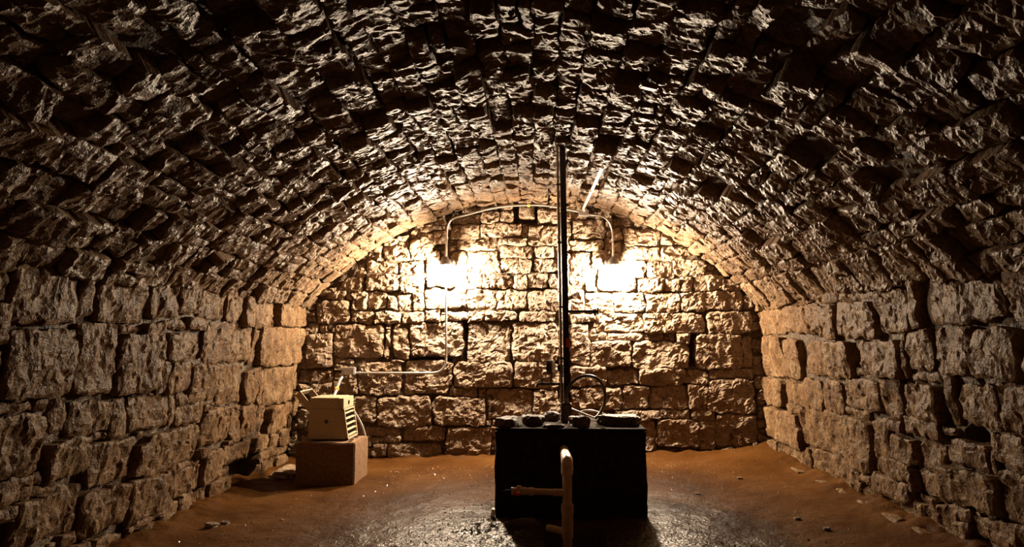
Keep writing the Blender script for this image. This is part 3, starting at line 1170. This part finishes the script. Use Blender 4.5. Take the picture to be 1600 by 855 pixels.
mb.tube([(q0.x, VY, zbr + 0.006), ((q0.x + q2.x) / 2, VY, zbr + 0.007), (q2.x, VY, zbr + 0.002)], [0.009, 0.007, 0.0055], 10)
mb.build('hose_barb', M_BLUE, drain, True)
mb = MB()
q0, q1 = at_y(856, 820, 3.60), at_y(884, 820, 3.6)
mb.tube([(q0.x, 3.60, 0.08), (rx, 3.53, 0.08)], 0.020, 14)
mb.build('foot_branch', M_PVC, drain, True)

# loose pieces at the foot of the box
for k, (px, py, Y, sx, sz, lab) in enumerate((
        (793, 806, 3.80, 0.035, 0.018, 'rock chip at the left foot of the sump box'),
        (815, 801, 3.78, 0.085, 0.030, 'dark leaning shard before the sump box, under the red valve'),
        (912, 832, 3.43, 0.07, 0.03, 'dark lump in the floor pit right of the drain pipe'),
        (782, 800, 3.86, 0.03, 0.02, 'small pale rock chip by the left corner of the sump box'))):
    p = at_y(px, py, Y)
    rock('rock_chip', (p.x, Y, floor_z(p.x) - 0.004 if k != 2 else -0.05), (sx, sx * 0.6, sz), lab, 'rock', M_SLAB, 140 + k * 5,
         'rock chips around the sump box', sub=2)
p = at_y(768, 783, 3.92)
mb = MB()
mb.box((p.x - 0.004, 3.91, floor_z(p.x)), (p.x + 0.022, 3.95, floor_z(p.x) + 0.065), 0.002, Matrix.Rotation(0.22, 3, 'Y'))
o = mb.build('paper_scrap', M_WHITE, None, False, origin=(p.x, 3.93, floor_z(p.x)))
tag(o, 'small white plastic scrap leaning on the left corner of the sump box', 'scrap')

# ------------------------------------------------------------------ concrete block with the heater
BY0, BY1 = 4.98, 5.36
a, b_ = at_y(462, 692, BY0), at_y(555, 694, BY0)
bz = a.z
blk = empty('concrete_block', ((a.x + b_.x) / 2, (BY0 + BY1) / 2, floor_z(a.x)),
            'brown concrete block under the beige heater in the left corner', 'block')
mb = MB()
mb.box((a.x, BY0, floor_z(a.x) - 0.01), (b_.x, BY1, bz), 0.008)
bmesh.ops.subdivide_edges(mb.bm, edges=[e for e in mb.bm.edges if e.calc_length() > 0.15], cuts=10, use_grid_fill=True)
for v in mb.bm.verts:
    p = np.array([v.co[:]])
    v.co.z += 0.004 * float(fbm(p[:, 0] * 14, p[:, 1] * 14, p[:, 2] * 14, 2, 800)[0])
    v.co.x += 0.004 * float(fbm(p[:, 0] * 14, p[:, 1] * 14, p[:, 2] * 14, 2, 810)[0])
mb.build('block_body', M_CONCRETE, blk)
for px, pyy in ((550, 5.13), (557, 5.27), (548, 5.04)):
    mb = MB()
    q = at_y(px, 689, pyy)
    mb.box((q.x - 0.012, pyy - 0.012, bz), (q.x + 0.012, pyy + 0.012, bz + 0.010), 0.002, Matrix.Rotation(px, 3, 'Z'))
    mb.build('mortar_crumb', M_SLAB, blk)

HY0, HY1 = 5.07, 5.35
hz0 = bz + 0.012
xl = at_y(481, 690, HY0).x
xrb = at_y(542, 690, HY0).x
xrt = at_y(536, 640, HY0).x
zsh = at_y(520, 640, HY0).z
ztp = at_y(520, 622, HY0).z
xtl, xtr = at_y(484, 625, HY0).x, at_y(530, 625, HY0).x
heater = empty('unit_heater', ((xl + xrb) / 2, (HY0 + HY1) / 2, hz0),
               'beige metal unit heater with side louvers, set on the concrete block', 'heater')
mb = MB()
mb.prism([(xl, hz0), (xrb - 0.012, hz0), (xrt - 0.012, zsh), (xtl, zsh)], 'y', HY0, HY1)
bmesh.ops.bevel(mb.bm, geom=list(mb.bm.edges), offset=0.003, segments=1, affect='EDGES')
mb.build('body', M_BEIGE, heater)
mb = MB()
mb.box((xtl, HY0 + 0.001, zsh + 0.001), (xtr, HY1, ztp), 0.003)
mb.build('top_cover', M_BEIGE, heater)
xh1 = at_y(548, 625, HY0 + 0.03).x
mb = MB()
mb.box((xtr, HY0 + 0.004, zsh + 0.004), (xtr + 0.035, HY1, ztp - 0.004), 0.003)
mb.build('side_cover', M_BEIGE, heater)
mb = MB()
mb.tube([(xtr + 0.034, (HY0 + HY1) / 2 - 0.0, (zsh + ztp) / 2), (xtr + 0.040, (HY0 + HY1) / 2, (zsh + ztp) / 2)], 0.016, 14)
mb.build('knob_hole_shade_disc', M_DARK, heater, True)  # solid dark disc; the hole's shade is put into its colour
mb = MB()
q = at_y(510, 659, HY0)
mb.tube([(q.x, HY0 - 0.004, q.z), (q.x, HY0 + 0.004, q.z)], 0.016, 14)
mb.build('bolt', M_BRASS, heater, True)
# near-black panel painting the opening's shade, and louver frame on the sloping right side
ang = math.atan2(xrb - xrt, zsh - hz0)


def sl(t, y, out=0.0):       # t = 0 bottom .. 1 top of the sloping side
    return Vector((xrb - 0.012 + (xrt - xrb) * t + out, y, hz0 + (zsh - hz0) * t))


def slab(mb, t0, t1, y0, y1, o0, o1, drop=0.0):
    vs = [mb.bm.verts.new(p) for p in (sl(t0, y0, o0), sl(t0, y1, o0), sl(t1, y1, o0), sl(t1, y0, o0),
                                       sl(t0, y0, o1) - Vector((0, 0, drop)), sl(t0, y1, o1) - Vector((0, 0, drop)),
                                       sl(t1, y1, o1) - Vector((0, 0, drop)), sl(t1, y0, o1) - Vector((0, 0, drop)))]
    for f in ((0, 1, 2, 3), (4, 5, 6, 7), (0, 1, 5, 4), (1, 2, 6, 5), (2, 3, 7, 6), (3, 0, 4, 7)):
        mb.bm.faces.new([vs[i] for i in f])


mb = MB()
slab(mb, 0.04, 0.96, HY0 + 0.012, HY1 - 0.012, -0.002, 0.003)
mb.build('opening_shade_panel', M_DARK, heater)
mb = MB()
slab(mb, 0.0, 1.0, HY0 + 0.0, HY0 + 0.012, 0.0, 0.022)
slab(mb, 0.0, 1.0, HY1 - 0.012, HY1, 0.0, 0.022)
slab(mb, 0.0, 0.05, HY0, HY1, 0.0, 0.022)
slab(mb, 0.96, 1.0, HY0, HY1, 0.0, 0.022)
mb.build('louver_frame', M_BEIGE, heater)
for k in range(5):
    mb = MB()
    t = 0.12 + k * 0.185
    slab(mb, t, t + 0.02, HY0 + 0.012, HY1 - 0.012, 0.003, 0.024, 0.004)
    mb.build('louver', M_BEIGE, heater)
# tilted U bracket at the top left
mb = MB()
p0, p1 = Vector((xtl + 0.02, 0, zsh - 0.01)), Vector((at_y(466, 616, HY0).x, 0, at_y(466, 616, HY0).z))
d = (p1 - p0).normalized()
n_ = Vector((d.z, 0, -d.x)) * 0.027
for y0 in (HY0 + 0.002, HY1 - 0.012):
    poly = [((p0 + n_).x, (p0 + n_).z), ((p0 - n_).x, (p0 - n_).z), ((p1 - n_).x, (p1 - n_).z), ((p1 + n_).x, (p1 + n_).z)]
    mb.prism(poly, 'y', y0 - 0.004, y0 + 0.004)
mb.prism([((p1 + n_).x, (p1 + n_).z), ((p1 - n_).x, (p1 - n_).z), ((p1 - n_ + d * 0.008).x, (p1 - n_ + d * 0.008).z),
          ((p1 + n_ + d * 0.008).x, (p1 + n_ + d * 0.008).z)], 'y', HY0 - 0.002, HY1 - 0.008)
mb.build('mounting_bracket', M_BEIGE, heater)

# flexible conduit behind the heater
P = [at_y(551, 640, 5.39), at_y(556, 648, 5.42), at_y(563, 660, 5.45), at_y(568, 673, 5.47), at_y(571, 690, 5.48),
     Vector((at_y(571, 700, 5.48).x, 5.48, floor_z(-1.5)))]
o = MB().tube(smooth_path(P, 5), 0.011, 12).build('flexible_conduit', M_GALV, None, True, origin=P[-1])
tag(o, 'grey flexible conduit curving down behind the louvered side of the heater', 'conduit')

# ------------------------------------------------------------------ conduits and lamps on the end wall
WY = 5.82


def lamp(px, label):
    cap = at_y(px, 409, WY)
    r = empty('wall_lamp', (cap.x, WY, cap.z), label, 'lamp', 'wall lamps')
    m1 = MB()
    prof = [(0.012, 0.045), (0.018, 0.040), (0.024, 0.028), (0.040, 0.018), (0.052, 0.0), (0.057, -0.022), (0.057, -0.032)]
    m1.tube([(cap.x, WY, cap.z + z) for _, z in prof], [q for q, _ in prof], 24)
    m1.build('lamp_cap', M_CAP, r, True)
    m1 = MB()
    m1.box((cap.x - 0.07, WY + 0.03, cap.z - 0.035), (cap.x + 0.07, BACK - 0.02, cap.z + 0.02), 0.006)
    m1.build('shading_bracket', M_CAP, r)  # bracket made wide to cast the shadow wedge above the lamp
    m1 = MB()
    m1.tube([(cap.x, WY, cap.z - 0.0325), (cap.x, WY, cap.z - 0.040)], 0.044, 20)
    m1.build('lamp_collar', M_GALV, r, True)
    m1 = MB()
    prof = [(0.040, -0.041), (0.050, -0.052), (0.053, -0.08), (0.051, -0.11), (0.040, -0.138), (0.016, -0.152)]
    m1.tube([(cap.x, WY, cap.z + z) for _, z in prof], [q for q, _ in prof], 16)
    m1.build('lit_glass', M_BULB, r, True)
    return cap


capL = lamp(697, 'left wall lamp glowing above the low conduit run')
capR = lamp(958, 'right wall lamp glowing beside the black pole')


def pipe_thing(pts, r, label, name='conduit', cat='conduit', n=5, extra=None):
    P = smooth_path(pts, n)
    base = P[0]
    t = empty(name, base, label, cat, 'metal conduits')
    MB().tube(P, r, 12).build('tube', M_GALV, t, True)
    if extra:
        for kind, c, d, mat in extra:
            c = Vector(c)
            d = Vector(d).normalized()
            MB().tube([c - d * 0.011, c + d * 0.011], r * 1.45, 12).build(kind, mat, t, True)
    return t


PR = 0.0095
yw = 5.89
pts = [Vector((capL.x, WY, capL.z + 0.045)), at_y(697.5, 385, WY + 0.02), at_y(698, 370, yw), at_y(699, 356, yw), at_y(703, 346, yw),
       at_y(712, 340, yw), at_y(730, 335.5, yw), at_y(760, 327.5, yw), at_y(785, 323, yw), at_y(812, 321, yw), at_y(840, 320.5, yw),
       at_y(865, 323, yw), at_y(885, 327, yw), at_y(905, 331, yw)]
pipe_thing(pts, PR, 'conduit arching under the vault from the left lamp to the upper junction box',
           extra=[('strap', at_y(698, 372, yw), (0, 0, 1), M_GALV), ('coupling', at_y(861, 322.5, yw), (1, 0, -0.1), M_GALV),
                  ('tape_band', at_y(826, 320.7, yw), (1, 0, 0), M_YELLOW)])
pts = [at_y(919, 335.5, yw), at_y(930, 336.5, yw), at_y(940, 338, yw), at_y(948, 343, yw), at_y(954, 352, yw), at_y(957, 365, yw),
       at_y(957.5, 385, WY + 0.02), Vector((capR.x, WY, capR.z + 0.045))]
pipe_thing(pts, PR * 0.85, 'short bent conduit from the upper junction box down to the right lamp',
           extra=[('coupling', at_y(957.3, 375, WY + 0.03), (0, 0, 1), M_GALV)])
pts = [Vector((capL.x, WY, capL.z - 0.16)), at_y(697, 500, WY + 0.01), at_y(697, 530, WY + 0.02), at_y(697, 555, yw), at_y(696.5, 566, yw),
       at_y(692, 576, yw), at_y(684, 581.5, yw), at_y(672, 583, yw), at_y(640, 583, yw), at_y(600, 583, yw), at_y(557, 583, yw)]
pipe_thing(pts, PR * 1.1, 'low conduit bending from below the left lamp to the lower junction box',
           extra=[('coupling', at_y(562, 583, yw), (1, 0, 0), M_GALV), ('coupling', at_y(668, 583, yw), (1, 0, 0), M_GALV)])


def jbox(px, py, Y, sx, sz, sy, label, rot=0.0):
    c = at_y(px, py, Y)
    t = empty('junction_box', c, label, 'junction box', 'metal junction boxes')
    MB().box((c.x - sx, Y - sy, c.z - sz), (c.x + sx, Y + sy, c.z + sz), 0.005, Matrix.Rotation(rot, 3, 'Y')).build('box_body', M_GALV, t)
    MB().box((c.x - sx * 0.92, Y - sy - 0.004, c.z - sz * 0.9), (c.x + sx * 0.92, Y - sy - 0.0005, c.z + sz * 0.9), 0.001,
             Matrix.Rotation(rot, 3, 'Y')).build('cover_plate', M_GALV, t)
    for s in (-1, 1):
        m1 = MB()
        m1.tube([(c.x + s * sx * 0.7, Y - sy - 0.007, c.z), (c.x + s * sx * 0.7, Y - sy - 0.003, c.z)], 0.004, 8)
        m1.build('screw', M_BRASS, t)
    return c


jbox(912, 333, yw - 0.005, 0.045, 0.028, 0.026, 'upper junction box under the vault right of the pole', 0.08)
cj = jbox(545, 580, yw - 0.03, 0.060, 0.032, 0.035, 'lower junction box on the end wall above the heater')

# conduit along the vault
def vault_pt(x, Y, off):
    a_ = math.asin((x - XC) / RAD)
    return Vector((XC + (RAD - off) * math.sin(a_), Y, ZC + (RAD - off) * math.cos(a_)))


p_end = at_y(946, 236, 4.45)
pts = [at_y(913, 329, yw - 0.03), vault_pt(0.45, 5.78, 0.075), vault_pt(0.46, 5.3, 0.07), vault_pt(0.47, 4.85, 0.065), vault_pt(0.48, 4.42, 0.06)]
pipe_thing(pts, 0.012, 'straight conduit running along the vault toward the viewer from the upper junction box',
           extra=[('coupling', vault_pt(0.465, 5.1, 0.0675), (0, 1, 0), M_GALV)])
P = [at_y(532, 593, 5.80), at_y(529, 600, 5.70), at_y(525, 611, 5.50), at_y(521, 622, 5.385), at_y(520, 635, 5.37)]
t = empty('conduit_whip', P[0], 'grey conduit with an orange band dropping from the lower junction box behind the heater', 'conduit')
MB().tube(smooth_path([Vector((P[0].x + 0.02, yw - 0.03, cj.z - 0.03))] + P, 5), 0.0135, 12).build('tube', M_GALV, t, True)
d = (P[2] - P[1]).normalized()
MB().tube([P[2] - d * 0.02 - d * 0.03, P[2] + d * 0.0 - d * 0.02], 0.0215, 12).build('orange_band', M_ORANGE, t, True)
# iron spike in the end wall
q = at_y(898, 461, 5.86)
o = MB().tube([(q.x, 5.84, q.z), (q.x, 5.98, q.z)], 0.017, 12).build('iron_spike', M_CHANNEL, None, True, origin=q)
tag(o, 'small dark iron stub in the end wall right of the pole', 'iron stub')

# ------------------------------------------------------------------ pebbles on the floor
PEB = [(330, 822, 'pebble pair lump on the floor near the left wall'), (352, 817, 'low pebble beside the lump near the left wall'),
       (545, 748, 'crumb beside the right foot of the concrete block'), (1156, 747, 'lone pebble on the right floor near the end wall'),
       (1246, 810, 'dark pebble far right on the floor'), (1292, 826, 'pebble nearest the right wall'),
       (440, 812, 'tiny pebble on the left floor'), (620, 738, 'pebble on the floor before the end wall'),
       (700, 792, 'pebble on the wet floor left of the sump box'), (1090, 772, 'pebble on the floor right of the sump box')]
for k, (px, py, lab) in enumerate(PEB):
    p = at_z(px, py, floor_z(0))
    p = at_z(px, py, floor_z(p.x) + 0.005)
    s = (0.03, 0.018, 0.018, 0.014, 0.014, 0.014, 0.01, 0.012, 0.014, 0.014)[k]
    rock('pebble', (p.x, p.y, p.z - 0.005), (s * 1.3, s, s * 0.5), lab, 'pebble', M_SLAB, 200 + k, 'pebbles on the floor', sub=2)
# low ledge stones at the foot of the left wall behind the block
p0, p1 = at_z(408, 738, 0.0), at_z(458, 738, 0.0)
rock('ledge_stone', ((p0.x + p1.x) / 2 + 0.10, (p0.y + p1.y) / 2, floor_z(-2) - 0.02), (0.11, 0.17, 0.05),
     'flat ledge stone on the floor between the left wall and the concrete block', 'rock', M_BACK, 260)
for k, (px, py, s) in enumerate(((1240, 722, .06), (1275, 738, .07), (1312, 755, .055), (1345, 772, .06), (1380, 790, .05), (1215, 708, .05),
                                 (1421, 812, .06), (1455, 832, .05))):
    lab = ('fourth', 'fifth', 'sixth', 'seventh', 'eighth', 'third', 'ninth', 'nearest')[k]
    p = at_z(px, py, floor_z(2.0))
    x = min(p.x, 1.99)
    rock('kerb_stone', (x, p.y, floor_z(x) - 0.012), (s * 0.6, s * 1.5, 0.022), {'third': 'farthest low kerb fragment at the foot of the right wall', 'nearest': 'nearest low kerb fragment at the foot of the right wall'}.get(
             lab, 'low kerb fragment at the right wall foot, %s counted from the far corner' % {
                 'fourth': 'second', 'fifth': 'third', 'sixth': 'fourth', 'seventh': 'fifth', 'eighth': 'sixth', 'ninth': 'seventh'}.get(lab, lab)),
         'rock', M_SIDE, 300 + k, 'kerb fragments along the right wall', sub=2)
